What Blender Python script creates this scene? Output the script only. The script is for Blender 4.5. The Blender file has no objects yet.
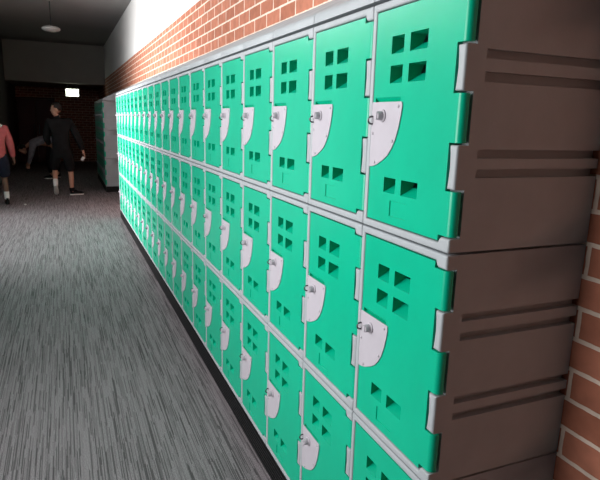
import bpy, bmesh, math, random
from mathutils import Vector, Matrix, noise
random.seed(7)
S = bpy.context.scene
C = S.collection
PI = math.pi
FZ = 0.12            # height of the plinth under the lockers
W = 0.3954           # locker width (along the corridor)
D = 0.4387           # locker depth
H = 0.6              # locker height

# ---------------------------------------------------------------- materials
def mat(name, col, rough=0.5, spec=0.5, metal=0.0, var=0.0, vscale=8.0, bump=0.0, bscale=60.0, emit=None, estr=0.0):
    m = bpy.data.materials.new(name); m.use_nodes = True
    nt = m.node_tree; b = nt.nodes['Principled BSDF']
    b.inputs['Base Color'].default_value = (*col, 1)
    b.inputs['Roughness'].default_value = rough
    b.inputs['Metallic'].default_value = metal
    b.inputs['Specular IOR Level'].default_value = spec
    tc = nt.nodes.new('ShaderNodeTexCoord')
    if var > 0:
        n = nt.nodes.new('ShaderNodeTexNoise'); n.inputs['Scale'].default_value = vscale; n.inputs['Detail'].default_value = 4
        nt.links.new(tc.outputs['Object'], n.inputs['Vector'])
        r = nt.nodes.new('ShaderNodeMapRange'); r.inputs[1].default_value = .3; r.inputs[2].default_value = .7
        r.inputs[3].default_value = 1 - var; r.inputs[4].default_value = 1 + var
        nt.links.new(n.outputs['Fac'], r.inputs[0])
        mx = nt.nodes.new('ShaderNodeVectorMath'); mx.operation = 'SCALE'; mx.inputs[0].default_value = col
        nt.links.new(r.outputs[0], mx.inputs['Scale']); nt.links.new(mx.outputs[0], b.inputs['Base Color'])
    if bump > 0:
        n2 = nt.nodes.new('ShaderNodeTexNoise'); n2.inputs['Scale'].default_value = bscale; n2.inputs['Detail'].default_value = 3
        nt.links.new(tc.outputs['Object'], n2.inputs['Vector'])
        bp = nt.nodes.new('ShaderNodeBump'); bp.inputs['Strength'].default_value = bump; bp.inputs['Distance'].default_value = .004
        nt.links.new(n2.outputs['Fac'], bp.inputs['Height']); nt.links.new(bp.outputs[0], b.inputs['Normal'])
    if emit:
        b.inputs['Emission Color'].default_value = (*emit, 1); b.inputs['Emission Strength'].default_value = estr
    return m

M = {}
M['green'] = mat('green_plastic', (0.0, .445, .262), .29, .36, var=.05, vscale=7, bump=.10, bscale=14)
M['grey'] = mat('grey_plastic', (.39, .42, .445), .48, .4, var=.05, vscale=12, bump=.08, bscale=180)
M['plate'] = mat('pale_plate', (.49, .46, .51), .5, .3, var=.03, vscale=20)
M['metal'] = mat('steel', (.55, .55, .57), .3, .5, 1.0)
M['dmetal'] = mat('dark_steel', (.12, .12, .13), .4, .5, .8)
M['black'] = mat('black_rubber', (.010, .010, .011), .55, .25)
M['white_paint'] = mat('white_paint', (.80, .79, .78), .8, .2, var=.02, vscale=3)
M['ceiling'] = mat('ceiling_paint', (.29, .285, .28), .9, .1, var=.04, vscale=2)
M['bulkhead'] = mat('bulkhead_paint', (.36, .34, .31), .9, .1, var=.05, vscale=2)
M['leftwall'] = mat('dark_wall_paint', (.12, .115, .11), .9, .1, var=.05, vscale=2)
M['frame'] = mat('window_frame', (.08, .08, .085), .4, .5)
M['maroon'] = mat('maroon_paint', (.10, .012, .012), .5, .4, var=.1, vscale=4)
M['opal'] = mat('opal_glass', (.32, .31, .30), .35, .5)
M['sign'] = mat('sign_diffuser', (.8, .85, .75), .5, .3, emit=(.93, 1.0, .80), estr=6)
M['skin'] = mat('skin', (.50, .27, .19), .55, .4, var=.05, vscale=20)
M['skin_dark'] = mat('skin_dark', (.17, .085, .06), .55, .4, var=.05, vscale=20)
M['hair'] = mat('hair', (.010, .008, .007), .6, .3, bump=.4, bscale=120)
M['jacket'] = mat('black_cloth', (.012, .012, .013), .9, .1, var=.2, vscale=12)
M['shorts'] = mat('navy_cloth', (.014, .016, .028), .9, .1, var=.2, vscale=12)
M['red'] = mat('red_knit', (.42, .10, .105), .9, .1, var=.12, vscale=20)
M['whitecloth'] = mat('white_cloth', (.72, .71, .70), .9, .1)
M['greycloth'] = mat('grey_cloth', (.26, .26, .30), .9, .1, var=.25, vscale=14)
M['sole'] = mat('white_sole', (.75, .74, .72), .7, .2)
M['shoegrey'] = mat('grey_shoe', (.5, .48, .46), .7, .2, var=.3, vscale=40)
M['eye'] = mat('eye', (.02, .015, .01), .2, .5)

def brick_mat(name, c1, c2, mortar):
    m = bpy.data.materials.new(name); m.use_nodes = True
    nt = m.node_tree; b = nt.nodes['Principled BSDF']; L = nt.links
    geo = nt.nodes.new('ShaderNodeTexCoord')
    sep = nt.nodes.new('ShaderNodeSeparateXYZ'); L.new(geo.outputs['Object'], sep.inputs[0])
    nrm = nt.nodes.new('ShaderNodeSeparateXYZ'); L.new(geo.outputs['Normal'], nrm.inputs[0])
    ab = nt.nodes.new('ShaderNodeMath'); ab.operation = 'ABSOLUTE'; L.new(nrm.outputs['X'], ab.inputs[0])
    gt = nt.nodes.new('ShaderNodeMath'); gt.operation = 'GREATER_THAN'; gt.inputs[1].default_value = .5; L.new(ab.outputs[0], gt.inputs[0])
    # run along y on walls facing x, along x on walls facing y
    mixu = nt.nodes.new('ShaderNodeMix'); mixu.data_type = 'FLOAT'
    L.new(gt.outputs[0], mixu.inputs[0]); L.new(sep.outputs['X'], mixu.inputs[2]); L.new(sep.outputs['Y'], mixu.inputs[3])
    au = nt.nodes.new('ShaderNodeMath'); au.inputs[1].default_value = .008 + .24 * 60; L.new(mixu.outputs[0], au.inputs[0])
    az = nt.nodes.new('ShaderNodeMath'); az.inputs[1].default_value = -.716 + .0865 * 41 + .002; L.new(sep.outputs['Z'], az.inputs[0])
    cb = nt.nodes.new('ShaderNodeCombineXYZ'); L.new(au.outputs[0], cb.inputs[0]); L.new(az.outputs[0], cb.inputs[1])
    # slightly wavy joints
    nz = nt.nodes.new('ShaderNodeTexNoise'); nz.inputs['Scale'].default_value = 25; L.new(geo.outputs['Object'], nz.inputs['Vector'])
    sb = nt.nodes.new('ShaderNodeVectorMath'); sb.operation = 'SUBTRACT'; sb.inputs[1].default_value = (.5, .5, .5); L.new(nz.outputs['Color'], sb.inputs[0])
    sc = nt.nodes.new('ShaderNodeVectorMath'); sc.operation = 'SCALE'; sc.inputs['Scale'].default_value = .006; L.new(sb.outputs[0], sc.inputs[0])
    ad = nt.nodes.new('ShaderNodeVectorMath'); L.new(cb.outputs[0], ad.inputs[0]); L.new(sc.outputs[0], ad.inputs[1])
    br = nt.nodes.new('ShaderNodeTexBrick')
    br.offset = .5; br.offset_frequency = 2; br.squash = 1
    br.inputs['Scale'].default_value = 1; br.inputs['Mortar Size'].default_value = .0064
    br.inputs['Mortar Smooth'].default_value = .12; br.inputs['Bias'].default_value = 0
    br.inputs['Brick Width'].default_value = .24; br.inputs['Row Height'].default_value = .0865
    br.inputs['Color1'].default_value = (*c1, 1); br.inputs['Color2'].default_value = (*c2, 1); br.inputs['Mortar'].default_value = (*mortar, 1)
    L.new(ad.outputs[0], br.inputs['Vector'])
    n2 = nt.nodes.new('ShaderNodeTexNoise'); n2.inputs['Scale'].default_value = 14; n2.inputs['Detail'].default_value = 6; L.new(geo.outputs['Object'], n2.inputs['Vector'])
    mr = nt.nodes.new('ShaderNodeMapRange'); mr.inputs[1].default_value = .3; mr.inputs[2].default_value = .7; mr.inputs[3].default_value = .82; mr.inputs[4].default_value = 1.15
    L.new(n2.outputs['Fac'], mr.inputs[0])
    vs = nt.nodes.new('ShaderNodeVectorMath'); vs.operation = 'SCALE'; L.new(br.outputs['Color'], vs.inputs[0]); L.new(mr.outputs[0], vs.inputs['Scale'])
    L.new(vs.outputs[0], b.inputs['Base Color'])
    b.inputs['Roughness'].default_value = .85; b.inputs['Specular IOR Level'].default_value = .2
    bp = nt.nodes.new('ShaderNodeBump'); bp.invert = True; bp.inputs['Strength'].default_value = .6; bp.inputs['Distance'].default_value = .006
    L.new(br.outputs['Fac'], bp.inputs['Height']); L.new(bp.outputs[0], b.inputs['Normal'])
    return m
M['brick'] = brick_mat('red_brick', (.50, .195, .125), (.40, .148, .092), (.82, .67, .565))

def carpet_mat():
    m = bpy.data.materials.new('ribbed_carpet'); m.use_nodes = True
    nt = m.node_tree; b = nt.nodes['Principled BSDF']; L = nt.links
    tc = nt.nodes.new('ShaderNodeTexCoord')
    def streak(sx, sy, detail=2):
        mp = nt.nodes.new('ShaderNodeMapping'); mp.inputs['Scale'].default_value = (sx, sy, 1); L.new(tc.outputs['Object'], mp.inputs[0])
        n = nt.nodes.new('ShaderNodeTexNoise'); n.inputs['Scale'].default_value = 1; n.inputs['Detail'].default_value = detail; L.new(mp.outputs[0], n.inputs['Vector'])
        return n.outputs['Fac']
    sep = nt.nodes.new('ShaderNodeSeparateXYZ'); L.new(tc.outputs['Object'], sep.inputs[0])
    def math_(op, a_, b_=None):
        n = nt.nodes.new('ShaderNodeMath'); n.operation = op
        for i, q in enumerate((a_, b_)):
            if q is None: continue
            if isinstance(q, (int, float)): n.inputs[i].default_value = q
            else: L.new(q, n.inputs[i])
        return n.outputs[0]
    def white1(v):
        n = nt.nodes.new('ShaderNodeTexWhiteNoise'); n.noise_dimensions = '1D'; L.new(v, n.inputs['W']); return n.outputs['Value']
    def white2(u_, v_):
        n = nt.nodes.new('ShaderNodeTexWhiteNoise'); n.noise_dimensions = '2D'; cb = nt.nodes.new('ShaderNodeCombineXYZ')
        L.new(u_, cb.inputs[0]); L.new(v_, cb.inputs[1]); L.new(cb.outputs[0], n.inputs['Vector']); return n.outputs['Value']
    def dashes(pitch, length, thr, lo):
        # rows of tufts running along the corridor; each row changes yarn at its own places
        i = math_('FLOOR', math_('DIVIDE', sep.outputs['X'], pitch))
        off = math_('MULTIPLY', white1(i), 7.0)
        j = math_('FLOOR', math_('ADD', math_('DIVIDE', sep.outputs['Y'], length), off))
        mr = nt.nodes.new('ShaderNodeMapRange'); mr.inputs[1].default_value = thr - .12; mr.inputs[2].default_value = thr + .12
        mr.inputs[3].default_value = lo; mr.inputs[4].default_value = 1.0
        L.new(white2(i, j), mr.inputs[0]); return mr.outputs[0]
    r1 = dashes(.0043, .24, .26, .40); r2 = dashes(.0071, .45, .33, .78)
    g = streak(260, 200, 0)
    r3 = nt.nodes.new('ShaderNodeMapRange'); r3.inputs[1].default_value = .3; r3.inputs[2].default_value = .7; r3.inputs[3].default_value = .62; r3.inputs[4].default_value = 1.38; L.new(g, r3.inputs[0])
    m1 = nt.nodes.new('ShaderNodeMath'); m1.operation = 'MULTIPLY'; L.new(r1, m1.inputs[0]); L.new(r2, m1.inputs[1])
    m2 = nt.nodes.new('ShaderNodeMath'); m2.operation = 'MULTIPLY'; L.new(m1.outputs[0], m2.inputs[0]); L.new(r3.outputs[0], m2.inputs[1])
    vs = nt.nodes.new('ShaderNodeVectorMath'); vs.operation = 'SCALE'; vs.inputs[0].default_value = (.262, .230, .247); L.new(m2.outputs[0], vs.inputs['Scale'])
    L.new(vs.outputs[0], b.inputs['Base Color'])
    b.inputs['Roughness'].default_value = .75; b.inputs['Specular IOR Level'].default_value = .35
    bp = nt.nodes.new('ShaderNodeBump'); bp.inputs['Strength'].default_value = .5; bp.inputs['Distance'].default_value = .003
    L.new(m1.outputs[0], bp.inputs['Height']); L.new(bp.outputs[0], b.inputs['Normal'])
    return m
M['carpet'] = carpet_mat()

def glass_mat():
    m = bpy.data.materials.new('window_glass'); m.use_nodes = True
    nt = m.node_tree; nt.nodes.remove(nt.nodes['Principled BSDF']); out = nt.nodes['Material Output']
    t = nt.nodes.new('ShaderNodeBsdfTransparent'); g = nt.nodes.new('ShaderNodeBsdfGlossy'); g.inputs['Roughness'].default_value = .02
    mx = nt.nodes.new('ShaderNodeMixShader'); mx.inputs[0].default_value = .06
    nt.links.new(t.outputs[0], mx.inputs[1]); nt.links.new(g.outputs[0], mx.inputs[2]); nt.links.new(mx.outputs[0], out.inputs[0])
    return m
M['glass'] = glass_mat()

# ---------------------------------------------------------------- helpers
def finish(bm, name, m, parent=None, loc=(0, 0, 0), angle=35, smooth=True):
    bmesh.ops.recalc_face_normals(bm, faces=bm.faces)
    me = bpy.data.meshes.new(name); bm.to_mesh(me); bm.free()
    if smooth:
        me.shade_smooth(); me.set_sharp_from_angle(angle=math.radians(angle))
    for k in (m if isinstance(m, (list, tuple)) else [m]): me.materials.append(k)
    o = bpy.data.objects.new(name, me); C.objects.link(o); o.location = loc
    if parent: o.parent = parent
    return o

def tag(o, label, cat, group=None):
    o['label'] = label; o['category'] = cat
    if group: o['group'] = group
    return o

def struct(o):
    o['kind'] = 'structure'; return o

def empty(name, loc=(0, 0, 0), rz=0):
    o = bpy.data.objects.new(name, None); C.objects.link(o); o.location = loc; o.rotation_euler = (0, 0, rz)
    o.empty_display_size = .1
    return o

def copy_tree(o, parent=None):
    c = o.copy(); C.objects.link(c)
    if parent: c.parent = parent
    for ch in list(o.children): copy_tree(ch, c)
    return c

def bevel(bm, width, seg=2, ang=35, pick=None):
    es = [e for e in bm.edges if len(e.link_faces) == 2 and e.calc_face_angle(0) > math.radians(ang) and (pick is None or pick(e))]
    if es: bmesh.ops.bevel(bm, geom=es, offset=width, segments=seg, profile=.5, affect='EDGES', clamp_overlap=True)

def box(bm, a, b):
    r = bmesh.ops.create_cube(bm, size=1)
    ctr = (Vector(a) + Vector(b)) / 2; sz = Vector(b) - Vector(a)
    for v in r['verts']: v.co = Vector((v.co.x * sz.x, v.co.y * sz.y, v.co.z * sz.z)) + ctr
    return r['verts']

def lathe(bm, prof, org, axis='Z', n=24):
    """prof: (radius, height) pairs swept about the axis through org; height runs along +Z or -X"""
    rings = []
    for r, h in prof:
        ring = []
        for i in range(n):
            a = 2 * PI * i / n
            if axis == 'Z': p = (org[0] + r * math.cos(a), org[1] + r * math.sin(a), org[2] + h)
            else: p = (org[0] - h, org[1] + r * math.cos(a), org[2] + r * math.sin(a))
            ring.append(bm.verts.new(p))
        rings.append(ring)
    for A, B in zip(rings, rings[1:]):
        for i in range(n): bm.faces.new((A[i], A[(i + 1) % n], B[(i + 1) % n], B[i]))
    bm.faces.new(rings[0]); bm.faces.new(rings[-1])

def tube(bm, pts, r, n=8):
    rings = []
    for i, p in enumerate(pts):
        p = Vector(p)
        t = (Vector(pts[min(i + 1, len(pts) - 1)]) - Vector(pts[max(i - 1, 0)])).normalized()
        u = t.cross(Vector((0, 0, 1)) if abs(t.z) < .9 else Vector((1, 0, 0))).normalized(); v = t.cross(u)
        rings.append([bm.verts.new(p + r * (u * math.cos(2 * PI * k / n) + v * math.sin(2 * PI * k / n))) for k in range(n)])
    for A, B in zip(rings, rings[1:]):
        for k in range(n): bm.faces.new((A[k], A[(k + 1) % n], B[(k + 1) % n], B[k]))
    bm.faces.new(rings[0]); bm.faces.new(rings[-1])

def prism(bm, poly, x0, x1):
    """(y, z) polygon between two x planes; returns the face at x0"""
    A = [bm.verts.new((x0, y, z)) for y, z in poly]; B = [bm.verts.new((x1, y, z)) for y, z in poly]
    f = bm.faces.new(A); bm.faces.new(list(reversed(B)))
    n = len(poly)
    for i in range(n): bm.faces.new((A[i], A[(i + 1) % n], B[(i + 1) % n], B[i]))
    return f

# ---------------------------------------------------------------- one locker
# local frame: x runs into the locker (front face at x=0), y along the row (hinges at y=0), z up
def cabinet_mesh():
    bm = bmesh.new()
    x0, x1, y0, y1, z0, z1 = .0285, .437, .0015, W - .0015, .004, .5975
    gr = [(.174, .194), (.218, .238), (.383, .405), (.432, .452)]     # moulded grooves in the side
    gx = .056
    for side in (0, 1):
        y = y0 if side == 0 else y1
        din = .018 if side == 0 else -.018
        zs = [z0] + [z for g in gr for z in g] + [z1]
        for i in range(len(zs) - 1):
            a, b = zs[i], zs[i + 1]
            bm.faces.new([bm.verts.new(p) for p in ((x0, y, a), (gx, y, a), (gx, y, b), (x0, y, b))])
            if i % 2 == 0:
                bm.faces.new([bm.verts.new(p) for p in ((gx, y, a), (x1, y, a), (x1, y, b), (gx, y, b))])
            else:
                q = y + din
                bm.faces.new([bm.verts.new(p) for p in ((gx, q, a), (x1, q, a), (x1, q, b), (gx, q, b))])
                bm.faces.new([bm.verts.new(p) for p in ((gx, y, a), (gx, q, a), (gx, q, b), (gx, y, b))])
                bm.faces.new([bm.verts.new(p) for p in ((gx, y, a), (x1, y, a), (x1, q, a), (gx, q, a))])
                bm.faces.new([bm.verts.new(p) for p in ((gx, y, b), (x1, y, b), (x1, q, b), (gx, q, b))])
    xi = .12     # the front is open behind the door, closed by a liner further in
    for z in (z0, z1): bm.faces.new([bm.verts.new(p) for p in ((x0, y0, z), (x1, y0, z), (x1, y1, z), (x0, y1, z))])
    bm.faces.new([bm.verts.new(p) for p in ((x1 - .002, y0 + .0181, z0), (x1 - .002, y1 - .0181, z0), (x1 - .002, y1 - .0181, z1), (x1 - .002, y0 + .0181, z1))])
    t = .022
    O = [(y0, z0), (y1, z0), (y1, z1), (y0, z1)]; I = [(y0 + t, z0 + t), (y1 - t, z0 + t), (y1 - t, z1 - t), (y0 + t, z1 - t)]
    for i in range(4):
        j = (i + 1) % 4
        bm.faces.new([bm.verts.new(p) for p in ((x0, *O[i]), (x0, *O[j]), (x0, *I[j]), (x0, *I[i]))])
        bm.faces.new([bm.verts.new(p) for p in ((x0, *I[i]), (x0, *I[j]), (xi, *I[j]), (xi, *I[i]))])
    bm.faces.new([bm.verts.new((xi, *p)) for p in I])
    bmesh.ops.remove_doubles(bm, verts=bm.verts, dist=1e-5)
    return bm

def frame_mesh():
    bm = bmesh.new()
    w = W - .001
    poly = [(.001, .002), (w, .002), (w, .598), (.001, .598), (.001, .563), (.033, .563), (.039, .568), (.043, .578),
            (W - .019, .578), (W - .019, .022), (.043, .022), (.039, .031), (.033, .036), (.001, .036)]
    prism(bm, poly, -.003, .0295)
    bmesh.ops.recalc_face_normals(bm, faces=bm.faces)
    bevel(bm, .0065, 3, 60, lambda e: all(v.co.x < 0 for v in e.verts) or
          all(v.co.y < .002 and (v.co.z < .003 or v.co.z > .597) for v in e.verts))
    return bm

def lug_mesh(z0, z1):
    bm = bmesh.new()
    # slightly waisted inner edge like the moulded hinge knuckle
    poly = [(.001, z0), (.029, z0), (.0265, z0 + .02), (.0245, (z0 + z1) / 2), (.0265, z1 - .02), (.029, z1), (.001, z1)]
    prism(bm, poly, -.002, .032)
    bmesh.ops.recalc_face_normals(bm, faces=bm.faces)
    bevel(bm, .007, 3, 50, lambda e: all(v.co.x < 0 for v in e.verts))
    return bm

def door_mesh():
    bm = bmesh.new()
    r = .014
    prof = [(.0205, .001, 0, -1)] + [(r - r * math.sin(a), .001 + r - r * math.cos(a), -math.sin(a), -math.cos(a)) for a in [PI / 2 * i / 6 for i in range(7)]]
    ys = [.033, .045, .141, .184, .212, .228, .232, .240, .261, .294, .298, .362, W - .021]
    ys = [.033, .0465, .141, .184, .213, .240, .261, .296, .362, W - .0215]
    for y in ys: prof.append((0, y, -1, 0))
    holes = []
    for (a, b) in ((.141, .213), (.240, .296)):
        for (c, d) in ((.391, .435), (.464, .507), (.108, .148)): holes.append((a, b, c, d, .046, .003))
    holes.append((.240, .362, .345, .357, .0008, .011))       # hand recess over the lock plate
    holes.append((.184, .261, .047, .089, .0028, .0028))      # label panel
    zs = sorted({.0255, .0395, .143, .251, .358, .464, .5595, .5745} | {z for h in holes for z in h[2:4]})
    lug = [(.143, .251), (.358, .464 + 1e-6)]
    lug = [(.143, .251), (.358, .464)]
    grid = {}
    def V(i, j):
        if (i, j) not in grid: grid[(i, j)] = bm.verts.new((prof[i][0], prof[i][1], zs[j]))
        return grid[(i, j)]
    nrm = {}
    for i in range(len(prof) - 1):
        ya = prof[i][1]; yb = prof[i + 1][1]; ym = (ya + yb) / 2
        for j in range(len(zs) - 1):
            zm = (zs[j] + zs[j + 1]) / 2
            if ym < .0465 and (zm < .0395 or zm > .5595): continue
            if ym < .033 and any(a < zm < b for a, b in lug): continue
            if any(h[0] < ym < h[1] and h[2] < zm < h[3] for h in holes): continue
            bm.faces.new((V(i, j), V(i + 1, j), V(i + 1, j + 1), V(i, j + 1)))
    # hole edges belong to pockets, remaining boundary edges get the rim of the door
    def in_hole(v):
        return any(abs(v.co.x) < 1e-6 and h[0] - 1e-5 <= v.co.y <= h[1] + 1e-5 and h[2] - 1e-5 <= v.co.z <= h[3] + 1e-5 for h in holes)
    rim = [e for e in bm.edges if len(e.link_faces) == 1 and not any(
        all(h[0] - 1e-5 <= v.co.y <= h[1] + 1e-5 and h[2] - 1e-5 <= v.co.z <= h[3] + 1e-5 for v in e.verts) for h in holes)]
    inv = {v: k for k, v in grid.items()}
    inner = {}
    def inn(v):
        if v not in inner:
            i, j = inv[v]; nx, ny = prof[i][2], prof[i][3]
            inner[v] = bm.verts.new((v.co.x - nx * .014, v.co.y - ny * .011, v.co.z))
        return inner[v]
    for e in rim:
        a, b = e.verts
        bm.faces.new((a, b, inn(b), inn(a)))
    for (a, b, c, d, dt, db) in holes:
        yy = sorted({p[1] for p in prof if a - 1e-5 <= p[1] <= b + 1e-5 and p[0] == 0}); zz = [z for z in zs if c - 1e-5 <= z <= d + 1e-5]
        iy = [k for k, p in enumerate(prof) if p[0] == 0 and a - 1e-5 <= p[1] <= b + 1e-5]; iz = [k for k, z in enumerate(zs) if c - 1e-5 <= z <= d + 1e-5]
        bt = [bm.verts.new((dt, prof[k][1], d - .001)) for k in (iy[0], iy[-1])]
        bb = [bm.verts.new((db, prof[k][1], c + .001)) for k in (iy[0], iy[-1])]
        if dt > .04:     # air vent: sloping sill, open to the dark inside at the back
            mid = [bm.verts.new((dt * .8, prof[k][1], c + .50 * (d - c))) for k in (iy[0], iy[-1])]
            bm.faces.new((bb[0], bb[1], mid[1], mid[0]))
            bm.faces.new([V(k, iz[-1]) for k in iy] + [bt[1], bt[0]])
            bm.faces.new([V(k, iz[0]) for k in iy] + [bb[1], bb[0]])
            bm.faces.new([V(iy[0], k) for k in iz] + [bt[0], mid[0], bb[0]])
            bm.faces.new([V(iy[-1], k) for k in iz] + [bt[1], mid[1], bb[1]])
            continue
        bm.faces.new((bb[0], bb[1], bt[1], bt[0]))
        bm.faces.new([V(k, iz[-1]) for k in iy] + [bt[1], bt[0]])
        bm.faces.new([V(k, iz[0]) for k in iy] + [bb[1], bb[0]])
        bm.faces.new([V(iy[0], k) for k in iz] + [bt[0], bb[0]])
        bm.faces.new([V(iy[-1], k) for k in iz] + [bt[1], bb[1]])
    bmesh.ops.recalc_face_normals(bm, faces=bm.faces)
    f0 = max(bm.faces, key=lambda f: f.calc_area() if abs(f.calc_center_median().x) < 1e-6 else 0)
    if f0.normal.x > 0: bmesh.ops.reverse_faces(bm, faces=bm.faces)
    bevel(bm, .0022, 2, 55)
    return bm

def plate_mesh():
    bm = bmesh.new()
    poly = [(.3735, .1705), (.356, .172), (.335, .178), (.304, .193), (.283, .206), (.265, .225), (.250, .248), (.238, .278), (.230, .310), (.226, .334),
            (.2285, .343), (.234, .345), (.3735, .345)]
    prism(bm, poly, -.0035, .0005)
    bmesh.ops.recalc_face_normals(bm, faces=bm.faces)
    bevel(bm, .0015, 2, 60, lambda e: all(v.co.x < -.003 for v in e.verts))
    for (y, z) in ((.242, .333), (.262, .245), (.345, .184), (.363, .262)):
        lathe(bm, [(.0042, 0), (.0042, .0012), (.003, .0026), (.0008, .003)], (-.0034, y, z), 'X', 10)
    return bm

def knob_mesh():
    bm = bmesh.new()
    lathe(bm, [(.0165, 0), (.0165, .003), (.012, .005), (.0115, .017), (.010, .0195), (.003, .0205)], (-.0034, .316, .309), 'X', 20)
    vs = box(bm, (-.0255, .311, .300), (-.018, .321, .318))
    return bm

def staple_mesh():
    bm = bmesh.new()
    y, z = W - .0275, .297
    pts = [(0, y - .007, z - .010), (-.010, y - .007, z - .010)] + [(-.013 - .004 * math.sin(a), y, z - .010 * math.cos(a)) for a in [PI * i / 8 for i in range(9)]]
    pts = [(.002, y, z - .010)] + [(-.006 - .011 * math.sin(a), y, z - .010 * math.cos(a)) for a in [PI * i / 8 for i in range(9)]] + [(.002, y, z + .010)]
    tube(bm, pts, .0026, 8)
    return bm

def weighted(o):
    # shading normals weighted by face area, so flat faces stay flat beside the small rounded edges
    md = o.modifiers.new('w', 'WEIGHTED_NORMAL'); md.keep_sharp = True; md.weight = 80
    dg = bpy.context.evaluated_depsgraph_get(); dg.update()
    me = bpy.data.meshes.new_from_object(o.evaluated_get(dg)); me.name = o.data.name
    o.modifiers.clear(); old = o.data; o.data = me; bpy.data.meshes.remove(old)
    return o

def make_locker():
    root = empty('locker')
    finish(cabinet_mesh(), 'cabinet_body', M['grey'], root)
    weighted(finish(frame_mesh(), 'front_frame', M['grey'], root, angle=50))
    weighted(finish(lug_mesh(.1475, .2465), 'hinge_lug', M['grey'], root, angle=50))
    weighted(finish(lug_mesh(.3625, .4595), 'hinge_lug', M['grey'], root, angle=50))
    d = weighted(finish(door_mesh(), 'door', M['green'], root, angle=50))
    pl = weighted(finish(plate_mesh(), 'lock_plate', M['plate'], d, angle=50)); pl['label'] = 'pale grey lock plate'
    finish(knob_mesh(), 'lock_knob', M['plate'], d)
    st = finish(staple_mesh(), 'padlock_loop', M['dmetal'], d)
    return root

ORD = ['first', 'second', 'third', 'fourth', 'fifth', 'sixth', 'seventh', 'eighth', 'ninth', 'tenth', 'eleventh', 'twelfth', 'thirteenth', 'fourteenth',
       'fifteenth', 'sixteenth', 'seventeenth', 'eighteenth', 'nineteenth', 'twentieth', 'twenty-first']
TIER = ['bottom', 'middle', 'top']
NCOL = 21
NBANK = 8
Y2 = 11.5
proto = make_locker()
used = [0]
def locker(y, t, label, group):
    o = proto if used[0] == 0 else copy_tree(proto)
    used[0] = 1
    o.location = (0, y, FZ + t * H)
    tag(o, label, 'locker', group)
    return o
for k in range(NCOL):
    for t in range(3):
        if k == 0: lab = f'green locker, {TIER[t]} row, near end of long bank, its bare grey side showing'
        elif k == NCOL - 1: lab = f'green locker, {TIER[t]} row, last column at far end of long bank'
        else: lab = f'green locker, {TIER[t]} row, {ORD[k]} column from near end of long bank'
        locker(k * W, t, lab, 'lockers of the long bank')
for k in range(NBANK):
    for t in range(3):
        if k == 0: lab = f'green locker, {TIER[t]} row, first column of farther bank, pale grey side showing'
        else: lab = f'green locker, {TIER[t]} row, {ORD[k]} column from near end of farther bank'
        locker(Y2 + k * W, t, lab, 'lockers of the farther bank')

# sloping caps along the top
def cap_mesh():
    bm = bmesh.new()
    prof = [(-.001, .007), (-.001, .026), (.002, .034), (.008, .0405), (.017, .046), (D - .008, .2585), (D - .004, .2615), (D - .003, .258), (D - .003, .007)]
    y0, y1 = .0012, W - .0012
    A = [bm.verts.new((x, y0, z)) for x, z in prof]; B = [bm.verts.new((x, y1, z)) for x, z in prof]
    bm.faces.new(A); bm.faces.new(list(reversed(B)))
    n = len(prof)
    for i in range(n): bm.faces.new((A[i], A[(i + 1) % n], B[(i + 1) % n], B[i]))
    bmesh.ops.recalc_face_normals(bm, faces=bm.faces)
    bevel(bm, .004, 2, 60, lambda e: abs(e.verts[0].co.y - e.verts[1].co.y) < 1e-5)
    return bm
cap0 = finish(cap_mesh(), 'sloping_locker_topper', M['grey'], angle=30)
def cap(y, label, group, first=[True]):
    o = cap0 if first[0] else cap0.copy()
    if not first[0]: C.objects.link(o)
    first[0] = False
    o.location = (0, y, FZ + 3 * H)
    tag(o, label, 'locker top', group)
for k in range(NCOL):
    if k == 0: lab = 'grey sloping cap above first locker column at near end of long bank'
    elif k == NCOL - 1: lab = 'grey sloping cap above last locker column at far end of long bank'
    else: lab = f'grey sloping cap above {ORD[k]} locker column from near end of long bank'
    cap(k * W, lab, 'sloping caps of the long bank')
for k in range(NBANK):
    cap(Y2 + k * W, f'grey sloping cap above {ORD[k]} locker column from near end of farther bank', 'sloping caps of the farther bank')

# ribbed plinths
def plinth(y0, y1, label):
    bm = bmesh.new()
    prof = [(.030, .001), (-.003, .001)]
    n = 6
    for i in range(n):
        z = .006 + i * .0178
        prof += [(-.003, z), (-.003, z + .008), (.006, z + .009), (.006, z + .0165)]
    prof += [(-.001, .1195), (.42, .1195), (.42, .001)]
    A = [bm.verts.new((x, y0, z)) for x, z in prof]; B = [bm.verts.new((x, y1, z)) for x, z in prof]
    bm.faces.new(A); bm.faces.new(list(reversed(B)))
    m = len(prof)
    for i in range(m): bm.faces.new((A[i], A[(i + 1) % m], B[(i + 1) % m], B[i]))
    o = finish(bm, 'locker_plinth', M['black'], smooth=False)
    tag(o, label, 'plinth')
plinth(.004, NCOL * W - .004, 'long black ribbed plinth under the near green lockers')
plinth(Y2 + .004, Y2 + NBANK * W - .004, 'black ribbed plinth under the farther locker bank')

# ---------------------------------------------------------------- the corridor
CH = 3.60                     # ceiling height
XL = -2.62                    # left wall
YB, YE = -3.6, 20.2
YS = 16.8                     # where the bulkhead drops
BZ = 2.675                    # top of the brick band
def quadbox(name, a, b, m):
    bm = bmesh.new(); box(bm, a, b); return struct(finish(bm, name, m, smooth=False))
fl = quadbox('floor', (XL - .3, YB - .3, -.1), (D + .2, YE + .3, 0), M['carpet'])
quadbox('ceiling', (XL - .3, YB - .3, CH), (D + .2, YS, CH + .15), M['ceiling'])
# right wall: face brick up to a line, white paint above
bm = bmesh.new()
box(bm, (D, YB, 0), (D + .15, YE, BZ))
for f in bm.faces: f.material_index = 0
n0 = len(bm.faces)
box(bm, (D - .002, YB, BZ), (D + .15, YS, CH))
for i, f in enumerate(bm.faces):
    if i >= n0: f.material_index = 1
struct(finish(bm, 'wall_right', [M['brick'], M['white_paint']], smooth=False))
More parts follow.
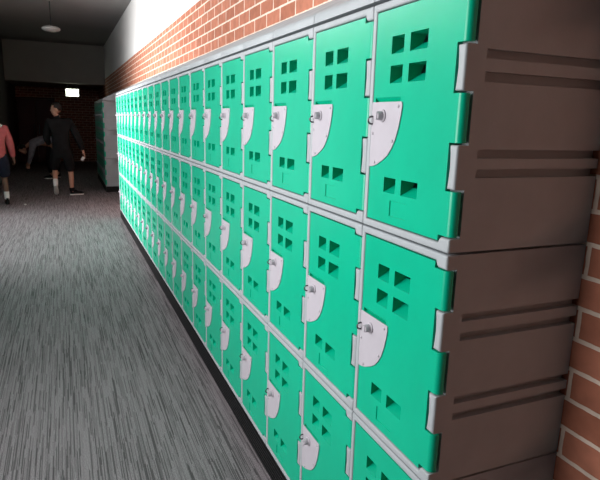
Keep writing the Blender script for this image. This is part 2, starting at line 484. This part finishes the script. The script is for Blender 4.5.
# bulkhead with lower ceiling behind
quadbox('trim_1', (-2.2, YS, 2.51), (D + .15, YE, CH), M['bulkhead'])
quadbox('wall_end', (XL, YE, 0), (D + .15, YE + .15, 2.51), M['brick'])
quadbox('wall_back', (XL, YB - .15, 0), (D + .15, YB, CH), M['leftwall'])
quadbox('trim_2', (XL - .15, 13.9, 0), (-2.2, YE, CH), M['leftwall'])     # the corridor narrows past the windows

# left wall with the window openings that light the corridor
WIN = [(-.1, 2.0, .75, 2.62), (5.2, 9.2, .06, 2.62), (.6, 8.8, 2.86, 3.5)]
bm = bmesh.new()
ycur = YB
CZ0, CZ1 = WIN[2][2:]
box(bm, (XL - .15, YB, CZ0), (XL, WIN[2][0], CH)); box(bm, (XL - .15, WIN[2][1], CZ0), (XL, 13.9, CH))
box(bm, (XL - .15, WIN[2][0], CZ1), (XL, WIN[2][1], CH))
for (a, b, c, d) in WIN[:2]:
    box(bm, (XL - .15, ycur, 0), (XL, a, CZ0))
    box(bm, (XL - .15, a, 0), (XL, b, c)); box(bm, (XL - .15, a, d), (XL, b, CZ0))
    ycur = b
box(bm, (XL - .15, ycur, 0), (XL, 13.9, CZ0))
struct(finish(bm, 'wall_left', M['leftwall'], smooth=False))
for n, (a, b, c, d) in enumerate(WIN, 1):
    e = struct(empty(f'window_{n}', (XL - .075, (a + b) / 2, c)))
    hw = (b - a) / 2; hh = d - c
    fb = bmesh.new()
    t = .05
    box(fb, (-.03, -hw + .001, .001), (.03, -hw + t, hh - .001)); box(fb, (-.03, hw - t, .001), (.03, hw - .001, hh - .001))
    box(fb, (-.03, -hw + t, .001), (.03, hw - t, t)); box(fb, (-.03, -hw + t, hh - t), (.03, hw - t, hh - .001))
    k = max(2, round((b - a) / 1.2))
    for i in range(1, k):
        y = -hw + (b - a) * i / k
        box(fb, (-.03, y - .025, t), (.03, y + .025, hh - t))
    finish(fb, 'window_frame', M['frame'], e, smooth=False)
    gb = bmesh.new(); box(gb, (-.004, -hw + t, t), (.004, hw - t, hh - t))
    finish(gb, 'window_pane', M['glass'], e, smooth=False)

# maroon double door in the gloom of the end wall
bm = bmesh.new()
for (a, b) in ((-2.15, -1.61), (-1.60, -1.06)):
    vs = box(bm, (a, YE - .05, .01), (b, YE, 2.1))
box(bm, (-2.195, YE - .06, .002), (-2.155, YE, 2.15)); box(bm, (-1.055, YE - .06, .002), (-1.005, YE, 2.15)); box(bm, (-2.195, YE - .06, 2.105), (-1.005, YE, 2.16))
bevel(bm, .006, 1, 60)
dr = struct(finish(bm, 'door_1', M['maroon'], smooth=False))
bm = bmesh.new()
for x in (-1.68, -1.53): tube(bm, [(x, YE - .05, .95), (x, YE - .10, .97), (x, YE - .10, 1.23), (x, YE - .05, 1.25)], .012)
finish(bm, 'door_handle', M['dmetal'], dr)

# round pendant lamp, unlit
pl = tag(empty('pendant_lamp', (-.885, 10.33, 3.08)), 'round unlit pale pendant lamp hanging from the dark ceiling', 'lamp')
bm = bmesh.new()
lathe(bm, [(.02, .05), (.06, .045), (.125, .03), (.155, .005), (.158, -.008), (.15, -.022), (.115, -.042), (.06, -.056), (.01, -.06)], (0, 0, .03), 'Z', 32)
finish(bm, 'lamp_shade', M['opal'], pl, angle=60)
bm = bmesh.new(); lathe(bm, [(.0085, .065), (.0085, CH - 3.08 - .028)], (0, 0, 0), 'Z', 12)
finish(bm, 'stem', M['black'], pl)
bm = bmesh.new(); lathe(bm, [(.055, CH - 3.08 - .001), (.052, CH - 3.08 - .02), (.02, CH - 3.08 - .03)], (0, 0, 0), 'Z', 20)
finish(bm, 'ceiling_rose', M['opal'], pl)

# glowing box sign under the bulkhead
sg = tag(empty('light_sign', (-.475, 17.05, 2.51)), 'small glowing white box sign hanging under the dark bulkhead', 'sign')
bm = bmesh.new(); box(bm, (-.19, -.035, -.37), (.19, .035, -.14)); bevel(bm, .012, 2)
finish(bm, 'sign_housing', M['white_paint'], sg)
bm = bmesh.new(); box(bm, (-.172, -.042, -.355), (.172, -.034, -.155)); bevel(bm, .004, 2)
finish(bm, 'sign_face', M['sign'], sg)
for x in (-.12, .12):
    bm = bmesh.new(); lathe(bm, [(.008, -.141), (.008, -.0005)], (x, 0, 0), 'Z', 10)
    finish(bm, 'hanger', M['dmetal'], sg)

# scrap of paper on the carpet
bm = bmesh.new()
bmesh.ops.create_icosphere(bm, subdivisions=2, radius=.022)
for v in bm.verts:
    v.co *= 1 + .35 * noise.noise(v.co * 60); v.co.z = v.co.z * .6 + .0125
zmin = min(v.co.z for v in bm.verts)
for v in bm.verts: v.co.z -= zmin - .0005
tag(finish(bm, 'paper_scrap', M['whitecloth'], loc=(-1.49, 9.93, 0), smooth=False), 'tiny crumpled white paper scrap on the carpet by the red jumper', 'litter')

# ---------------------------------------------------------------- people
def evaluated(o, name):
    dg = bpy.context.evaluated_depsgraph_get(); dg.update()
    me = bpy.data.meshes.new_from_object(o.evaluated_get(dg)); me.name = name
    return me

def skin_mesh(chains, root=None, sub=2):
    """chains: lists of (point, radius[, radius2]); points within 1 mm are shared. Returns a bare mesh."""
    bm = bmesh.new(); vs = []; info = []
    def get(p, r):
        for v, q in zip(vs, info):
            if (v.co - Vector(p)).length < 1e-3: return v
        v = bm.verts.new(p); vs.append(v); info.append(r); return v
    for ch in chains:
        prev = None
        for it in ch:
            v = get(it[0], it[1:])
            if prev is not None and prev is not v and bm.edges.get((prev, v)) is None: bm.edges.new((prev, v))
            prev = v
    me = bpy.data.meshes.new('tmp'); bm.to_mesh(me); bm.free()
    o = bpy.data.objects.new('tmp', me); C.objects.link(o)
    md = o.modifiers.new('s', 'SKIN'); md.use_smooth_shade = True
    for i, r in enumerate(info):
        d = me.skin_vertices[0].data[i]; d.radius = (r[0], r[1] if len(r) > 1 else r[0]); d.use_root = (i == 0)
    if sub: o.modifiers.new('u', 'SUBSURF').levels = sub; o.modifiers['u'].render_levels = sub
    out = evaluated(o, 'tmp2')
    bpy.data.objects.remove(o); bpy.data.meshes.remove(me)
    return out

def skin_part(name, chains, m, parent, sub=2, cut=None):
    me = skin_mesh(chains, sub=sub); me.name = name; me.shade_smooth()
    if cut:
        bm = bmesh.new(); bm.from_mesh(me)
        for co, no in cut: bmesh.ops.bisect_plane(bm, geom=bm.verts[:] + bm.edges[:] + bm.faces[:], plane_co=co, plane_no=no, clear_outer=True)
        bm.to_mesh(me); bm.free()
    me.materials.clear(); me.materials.append(m)
    o = bpy.data.objects.new(name, me); C.objects.link(o); o.parent = parent
    return o

def head_bm(bm, c, fwd, up, s=1.0):
    """cranium, jaw, nose, ears, lips as overlapping lobes (fused into the body by the remesh)"""
    f = Vector(fwd).normalized(); u = Vector(up).normalized(); r = f.cross(u).normalized(); u = r.cross(f)
    c = Vector(c)
    B = Matrix((r, f, u)).transposed()
    def lobe(p, sz, n=16):
        q = bmesh.ops.create_uvsphere(bm, u_segments=n, v_segments=n * 3 // 4, radius=1)
        for v in q['verts']:
            l = Vector((v.co.x * sz[0] + p[0], v.co.y * sz[1] + p[1], v.co.z * sz[2] + p[2])) * s
            v.co = B @ l + c
    lobe((0, -.012, .025), (.076, .095, .095)); lobe((0, .03, -.03), (.062, .066, .088)); lobe((0, .055, -.092), (.030, .030, .026))
    lobe((0, .102, -.018), (.013, .020, .016)); lobe((0, .093, .004), (.009, .014, .030))
    lobe((0, .089, -.056), (.024, .014, .008)); lobe((0, .087, -.068), (.021, .013, .008))
    lobe((-.078, -.008, -.005), (.012, .022, .034)); lobe((.078, -.008, -.005), (.012, .022, .034))
    lobe((-.032, .078, .024), (.022, .014, .008)); lobe((.032, .078, .024), (.022, .014, .008))
    return lambda x, y, z: B @ (Vector((x, y, z)) * s) + c

def hand_chains(w, d, side, curl, s=1.0):
    """palm and five fingers from wrist w along direction d; side = where the thumb points; curl = bend direction"""
    d = Vector(d).normalized(); side = Vector(side); side = (side - d * side.dot(d)).normalized(); cu = Vector(curl); cu = (cu - d * cu.dot(d) - side * cu.dot(side)).normalized()
    w = Vector(w); p0 = w + d * .055 * s
    ch = [[(w, .026 * s, .02 * s), (p0, .032 * s, .016 * s)]]
    for k, (off, ln) in enumerate(((.030, .072), (.010, .080), (-.010, .074), (-.029, .058))):
        b = w + d * .088 * s + side * off * s
        q1 = b + (d * .9 + cu * .35) * ln * .45 * s; q2 = q1 + (d * .6 + cu * .8) * ln * .35 * s; q3 = q2 + (d * .15 + cu * .95) * ln * .25 * s
        ch.append([(p0, .032 * s, .016 * s), (b, .0095 * s), (q1, .009 * s), (q2, .0085 * s), (q3, .0075 * s)])
    t0 = w + d * .03 * s + side * .028 * s; t1 = t0 + (d * .6 + side * .6 + cu * .3) * .04 * s; t2 = t1 + (d * .85 + side * .1 + cu * .4) * .032 * s
    ch.append([(p0, .032 * s, .016 * s), (t0, .013 * s), (t1, .010 * s), (t2, .008 * s)])
    return ch

def build_body(parent, chains, head, m, name='body', voxel=.009):
    me = skin_mesh(chains, sub=2)
    bm = bmesh.new(); bm.from_mesh(me)
    L = head_bm(bm, *head)
    me2 = bpy.data.meshes.new('tmp3'); bm.to_mesh(me2); bm.free()
    o = bpy.data.objects.new('tmp', me2); C.objects.link(o)
    md = o.modifiers.new('r', 'REMESH'); md.mode = 'VOXEL'; md.voxel_size = voxel; md.use_smooth_shade = True
    sm = o.modifiers.new('s', 'SMOOTH'); sm.iterations = 2; sm.factor = .4
    out = evaluated(o, name); bpy.data.objects.remove(o)
    out.materials.clear(); out.materials.append(m); out.shade_smooth()
    b = bpy.data.objects.new(name, out); C.objects.link(b); b.parent = parent
    for sx in (-1, 1):
        eb = bmesh.new(); bmesh.ops.create_uvsphere(eb, u_segments=12, v_segments=8, radius=.009)
        finish(eb, 'eye', M['eye'], parent, loc=L(sx * .032, .081, .010), angle=180)
    return b, L

def hair_cap(parent, L, m, s=1.0, low=-.045):
    bm = bmesh.new()
    bmesh.ops.create_uvsphere(bm, u_segments=32, v_segments=24, radius=1)
    kill = []
    for v in bm.verts:
        c = v.co.copy()
        if c.y > .35 and c.z < .42 or c.z < -.62 or (abs(c.y) < .35 and abs(c.x) > .5 and c.z < -.2): kill.append(v)
        n = 1 + .03 * noise.noise(c * 4)
        v.co = Vector((c.x * .083 * n, c.y * .106 * n - .014, c.z * .104 * n + .028))
    bmesh.ops.delete(bm, geom=kill, context='VERTS')
    for v in bm.verts: v.co = L(*v.co)
    fs = bmesh.ops.solidify(bm, geom=bm.faces[:], thickness=.012)
    return finish(bm, 'hair', m, parent, angle=180)

def shoe(parent, heel, toe, up, upper, sole, w=.048):
    """an upper and a sole, from heel to toe"""
    h = Vector(heel); f = Vector(toe) - h; ln = f.length; f.normalize(); u = Vector(up); u = (u - f * u.dot(f)).normalized(); r = f.cross(u)
    def P(a, b, c): return h + f * a * ln + r * b + u * c
    outline = [(0, -.55), (.0, .55), (.1, .72), (.35, .68), (.6, .92), (.8, .95), (.93, .65), (1, .1), (1, -.1), (.93, -.65), (.8, -.95), (.6, -.92), (.35, -.68), (.1, -.72)]
    bm = bmesh.new()
    A = [bm.verts.new(P(a, b * w, 0)) for a, b in outline]; Bv = [bm.verts.new(P(a, b * w, .026)) for a, b in outline]
    bm.faces.new(A); bm.faces.new(Bv)
    n = len(A)
    for i in range(n): bm.faces.new((A[i], A[(i + 1) % n], Bv[(i + 1) % n], Bv[i]))
    bmesh.ops.recalc_face_normals(bm, faces=bm.faces); bevel(bm, .004, 2, 50)
    bm2 = bmesh.new()
    lv = []
    for z, k, kb in ((.022, .96, 0), (.045, .97, .0), (.065, .86, .10), (.085, .66, .42), (.105, .60, .52)):
        ring = []
        for a, b in outline:
            aa = a * (1 - kb) + .02 * (1 - a); ring.append(bm2.verts.new(P(.01 + aa * .98, b * w * k, z + (.012 * (1 - a) if z > .06 else 0))))
        lv.append(ring)
    for Aa, Bb in zip(lv, lv[1:]):
        for i in range(n): bm2.faces.new((Aa[i], Aa[(i + 1) % n], Bb[(i + 1) % n], Bb[i]))
    bm2.faces.new(lv[0]); bm2.faces.new(lv[-1])
    o = finish(bm2, 'shoe', upper, parent, angle=70)
    finish(bm, 'sole', sole, o, angle=40)
    return o

def Pt(x, y, z): return Vector((x, y, z))

# --- man in black jacket and shorts, back to the camera, face turned left, mid-step
man = tag(empty('person', (-.84, 11.1, 0)), 'person in black jacket and black shorts walking away, head turned aside, before farther lockers', 'person')
neck = Pt(-.045, .0, 1.54)
pel = Pt(0, 0, .98); chest = Pt(-.01, -.01, 1.38)
hipL, hipR = Pt(-.095, 0, .92), Pt(.10, 0, .92)
kneeL, ankL = Pt(-.148, .17, .52), Pt(-.148, -.06, .285)
kneeR, ankR = Pt(.145, .06, .50), Pt(.150, .05, .09)
shL, shR = Pt(-.20, 0, 1.46), Pt(.185, 0, 1.46)
elL, wrL = Pt(-.27, .03, 1.16), Pt(-.22, .22, 1.0)
elR, wrR = Pt(.325, .0, 1.16), Pt(.405, .08, .89)
dR = Pt(.12, .12, -.45); dL = Pt(.3, .5, -.2)
chains = [[(pel, .13, .105), (Pt(0, 0, 1.18), .135, .105), (chest, .155, .115), (Pt(-.03, 0, 1.49), .085, .075), (neck, .058), (Pt(-.05, .01, 1.63), .056)],
          [(pel, .13, .105), (hipL, .092), (kneeL, .056), (Pt(-.148, .07, .425), .058), (ankL, .037), (Pt(-.148, -.022, .20), .028), (Pt(-.143, .04, .105), .024)],
          [(pel, .13, .105), (hipR, .092), (kneeR, .056), (Pt(.15, .04, .36), .058), (ankR, .037), (Pt(.165, .055, .05), .034), (Pt(.27, .075, .04), .030)],
          [(chest, .155, .115), (shL, .062), (elL, .044), (wrL, .028)],
          [(chest, .155, .115), (shR, .062), (elR, .044), (wrR, .028)]]
chains += hand_chains(wrR, dR, (-.2, .9, .2), (-1, 0, 0), 1.0) + hand_chains(wrL, dL, (.2, 0, .9), (.8, -.5, 0), 1.0)
body, L = build_body(man, chains, (Pt(-.055, .02, 1.715), (-.93, .38, -.10), (0, 0, 1), 1.02), M['skin'])
hair_cap(man, L, M['hair'])
skin_part('jacket', [[(Pt(0, 0, .84), .19, .155), (Pt(0, 0, .98), .185, .15), (Pt(0, 0, 1.18), .175, .145), (chest, .19, .145), (Pt(-.03, 0, 1.51), .115, .10), (Pt(-.045, .0, 1.60), .078, .076)],
                     [(chest, .19, .145), (shL, .092), (elL, .072), (wrL - (wrL - elL).normalized() * .02, .05)],
                     [(chest, .19, .145), (shR, .092), (elR, .074), (wrR - (wrR - elR).normalized() * .02, .05)]], M['jacket'], man)
skin_part('shorts', [[(Pt(0, 0, 1.06), .15, .125), (Pt(0, 0, .93), .165, .135), (Pt(-.105, 0, .84), .118), (Pt(-.14, .10, .64), .108), (Pt(-.15, .145, .50), .10)],
                     [(Pt(0, 0, .93), .165, .135), (Pt(.11, 0, .84), .118), (Pt(.14, .04, .60), .108), (Pt(.145, .055, .47), .10)]], M['jacket'], man)
skin_part('sock', [[(Pt(-.148, .0, .345), .058), (Pt(-.148, -.04, .30), .056), (Pt(-.148, -.055, .24), .052), (Pt(-.147, -.04, .18), .048)]], M['whitecloth'], man)
skin_part('sock', [[(Pt(.150, .05, .17), .058), (Pt(.152, .05, .12), .056), (Pt(.155, .05, .07), .052)]], M['jacket'], man)
shoe(man, Pt(-.152, -.125, .222), Pt(-.14, .065, .012), (0, .72, .66), M['shoegrey'], M['sole'], .052)
shoe(man, Pt(.11, .04, .002), Pt(.375, .10, .002), (0, 0, 1), M['jacket'], M['sole'])

# phone-sized thing in his hand
hp = man.location + wrR + dR.normalized() * .125 + Pt(-.045, -.045, -.03)
bm = bmesh.new(); box(bm, (-.03, -.005, -.04), (.03, .005, .04)); bevel(bm, .004, 2)
ph = finish(bm, 'card', M['whitecloth'], loc=hp); ph.rotation_euler = (.3, .5, .2)
tag(ph, 'small white object held in the right hand of the person in black', 'card')

# --- person in red jumper at the left edge
boy = tag(empty('person', (-1.895, 10.05, 0), .2), 'person in red jumper with white collar, dark shorts and white socks', 'person')
pel = Pt(0, 0, .90); chest = Pt(0, 0, 1.24)
shL, shR = Pt(-.17, 0, 1.33), Pt(.17, 0, 1.33)
elL, wrL = Pt(-.24, .02, 1.07), Pt(-.26, .10, .84)
elR, wrR = Pt(.235, .03, 1.06), Pt(.275, .10, .83)
hipL, hipR = Pt(-.09, 0, .86), Pt(.09, 0, .86)
kneeL, ankL = Pt(-.10, .10, .47), Pt(-.10, -.02, .10)
kneeR, ankR = Pt(.10, .05, .46), Pt(.115, .02, .09)
chains = [[(pel, .12, .10), (Pt(0, 0, 1.06), .12, .095), (chest, .14, .105), (Pt(0, 0, 1.37), .075, .07), (Pt(0, .01, 1.42), .05), (Pt(0, .02, 1.49), .05)],
          [(pel, .12, .10), (hipL, .085), (kneeL, .052), (Pt(-.10, .02, .34), .05), (ankL, .034), (Pt(-.10, .02, .04), .03), (Pt(-.10, .11, .035), .028)],
          [(pel, .12, .10), (hipR, .085), (kneeR, .052), (Pt(.11, .03, .33), .05), (ankR, .034), (Pt(.115, .05, .045), .03), (Pt(.115, .14, .038), .028)],
          [(chest, .14, .105), (shL, .055), (elL, .04), (wrL, .026)], [(chest, .14, .105), (shR, .055), (elR, .04), (wrR, .026)]]
chains += hand_chains(wrR, (.1, .15, -.5), (-.2, .9, .2), (-1, 0, 0), .95) + hand_chains(wrL, (-.05, .15, -.5), (.2, .9, .2), (1, 0, 0), .95)
body, L = build_body(boy, chains, (Pt(0, .03, 1.575), (-.2, 1, -.05), (0, 0, 1), .97), M['skin_dark'])
hair_cap(boy, L, M['hair'])
skin_part('jumper', [[(Pt(0, 0, .80), .175, .145), (Pt(0, 0, .90), .172, .142), (Pt(0, 0, 1.06), .16, .13), (chest, .175, .135), (Pt(0, 0, 1.36), .095, .085)],
                     [(chest, .175, .135), (shL, .085), (elL, .068), (wrL, .046)], [(chest, .175, .135), (shR, .085), (elR, .068), (wrR, .046)]], M['red'], boy)
cl = skin_part('collar', [[(Pt(.015, -.04, 1.315), .20, .15), (Pt(0, -.01, 1.385), .15, .12), (Pt(0, .01, 1.44), .08, .08)]], M['whitecloth'], boy)
skin_part('shorts', [[(Pt(0, 0, 1.02), .14, .115), (Pt(0, 0, .86), .155, .125), (Pt(-.10, .01, .76), .115), (Pt(-.105, .07, .47), .105)],
                     [(Pt(0, 0, .86), .155, .125), (Pt(.10, .01, .76), .115), (Pt(.105, .04, .47), .105)]], M['shorts'], boy)
skin_part('sock', [[(Pt(-.10, .01, .27), .052), (Pt(-.10, -.0, .18), .047), (Pt(-.10, -.01, .08), .042)]], M['whitecloth'], boy)
skin_part('sock', [[(Pt(.112, .03, .27), .052), (Pt(.114, .025, .18), .047), (Pt(.115, .025, .08), .042)]], M['whitecloth'], boy)
shoe(boy, Pt(-.10, -.06, .002), Pt(-.10, .20, .002), (0, 0, 1), M['jacket'], M['black'], .045)
shoe(boy, Pt(.115, -.03, .002), Pt(.13, .23, .002), (0, 0, 1), M['jacket'], M['black'], .045)

# --- person bending over in the gloom behind
ben = tag(empty('person', (-1.10, 14.55, 0), 0), 'person in grey top and dark trousers bending over behind the person in black', 'person')
pel = Pt(0, 0, .90); chest = Pt(-.36, -.02, .90)
neck = Pt(-.52, -.02, .84)
hipN, hipF = Pt(.0, -.10, .84), Pt(0, .10, .84)
kneeN, ankN = Pt(-.06, -.12, .46), Pt(-.02, -.14, .09)
kneeF, ankF = Pt(.06, .12, .46), Pt(.14, .14, .09)
shN, shF = Pt(-.40, -.17, .87), Pt(-.40, .15, .87)
elN, wrN = Pt(-.47, -.19, .60), Pt(-.52, -.15, .38)
elF, wrF = Pt(-.46, .17, .60), Pt(-.55, .12, .38)
chains = [[(pel, .12, .11), (Pt(-.18, 0, .95), .115, .11), (chest, .13, .12), (Pt(-.47, -.02, .87), .075), (neck, .052), (Pt(-.58, -.02, .79), .05)],
          [(pel, .12, .11), (hipN, .088), (kneeN, .056), (ankN, .036), (Pt(-.05, -.14, .045), .032), (Pt(-.16, -.14, .038), .028)],
          [(pel, .12, .11), (hipF, .088), (kneeF, .056), (ankF, .036), (Pt(.11, .14, .045), .032), (Pt(.0, .14, .038), .028)],
          [(chest, .13, .12), (shN, .056), (elN, .042), (wrN, .027)], [(chest, .13, .12), (shF, .056), (elF, .042), (wrF, .027)]]
chains += hand_chains(wrN, (-.1, .1, -.5), (-.9, 0, -.1), (0, 1, 0)) + hand_chains(wrF, (-.15, -.05, -.5), (-.9, 0, -.1), (0, -1, 0))
body, L = build_body(ben, chains, (Pt(-.65, -.02, .73), (-.55, 0, -.85), (-.85, 0, .55), 1.0), M['skin'])
hair_cap(ben, L, M['hair'])
skin_part('top', [[(Pt(.13, 0, .86), .15, .15), (Pt(.03, 0, .93), .16, .155), (Pt(-.18, 0, .97), .15, .145), (chest, .165, .15), (Pt(-.48, -.02, .87), .09)],
                  [(chest, .165, .15), (shN, .085), (elN, .066), (wrN, .046)], [(chest, .165, .15), (shF, .085), (elF, .066), (wrF, .046)]], M['greycloth'], ben)
skin_part('trousers', [[(Pt(-.03, 0, .92), .14, .13), (Pt(.02, 0, .86), .145, .135), (Pt(.0, -.105, .78), .11), (kneeN, .082), (Pt(-.025, -.14, .14), .066)],
                       [(Pt(.02, 0, .86), .145, .135), (Pt(.01, .105, .78), .11), (kneeF, .082), (Pt(.13, .14, .14), .066)]], M['jacket'], ben)
shoe(ben, Pt(.06, -.14, .002), Pt(-.20, -.15, .002), (0, 0, 1), M['jacket'], M['sole'])
shoe(ben, Pt(.19, .14, .002), Pt(-.07, .14, .002), (0, 0, 1), M['jacket'], M['sole'])

# ---------------------------------------------------------------- light
wd = bpy.data.worlds.new('World'); S.world = wd; wd.use_nodes = True
bg = wd.node_tree.nodes['Background']; bg.inputs[0].default_value = (.85, .93, 1, 1); bg.inputs[1].default_value = 1.0
POW = [72, 160, 190]
SPREAD = [140, 98, 172]
for n, (a, b, c, d) in enumerate(WIN):
    li = bpy.data.lights.new(f'daylight_{n + 1}', 'AREA'); li.shape = 'RECTANGLE'
    li.size = d - c - .1; li.size_y = b - a - .1; li.energy = POW[n]; li.spread = math.radians(SPREAD[n]); li.color = (1.0, .985, .97)
    o = bpy.data.objects.new(f'daylight_{n + 1}', li); C.objects.link(o)
    o.location = (XL - .22, (a + b) / 2, (c + d) / 2); o.rotation_euler = (0, -PI / 2, 0)

# ---------------------------------------------------------------- camera
r = Vector((0.9203007671352984, -0.39016630257867707, 0.02857891429472588))
u = Vector((0.056643992336616406, 0.20517793008575302, 0.9770841699351673))
d = Vector((0.3870890803708501, 0.8975924873447916, -0.21092598351042371))
cd = bpy.data.cameras.new('Camera'); cam = bpy.data.objects.new('Camera', cd); C.objects.link(cam)
mw = Matrix((r, u, -d)).transposed().to_4x4(); mw.translation = Vector((-.7912, -.9781, 1.487 + FZ)); cam.matrix_world = mw
cd.sensor_fit = 'HORIZONTAL'; cd.sensor_width = 36; cd.lens = 547.47 * 36 / 600; cd.clip_start = .05
S.camera = cam
S.view_settings.view_transform = 'Standard'; S.view_settings.look = 'None'; S.view_settings.gamma = 1; S.view_settings.use_curve_mapping = False
S.view_settings.exposure = 0.0
S.cycles.max_bounces = 10; S.cycles.diffuse_bounces = 6
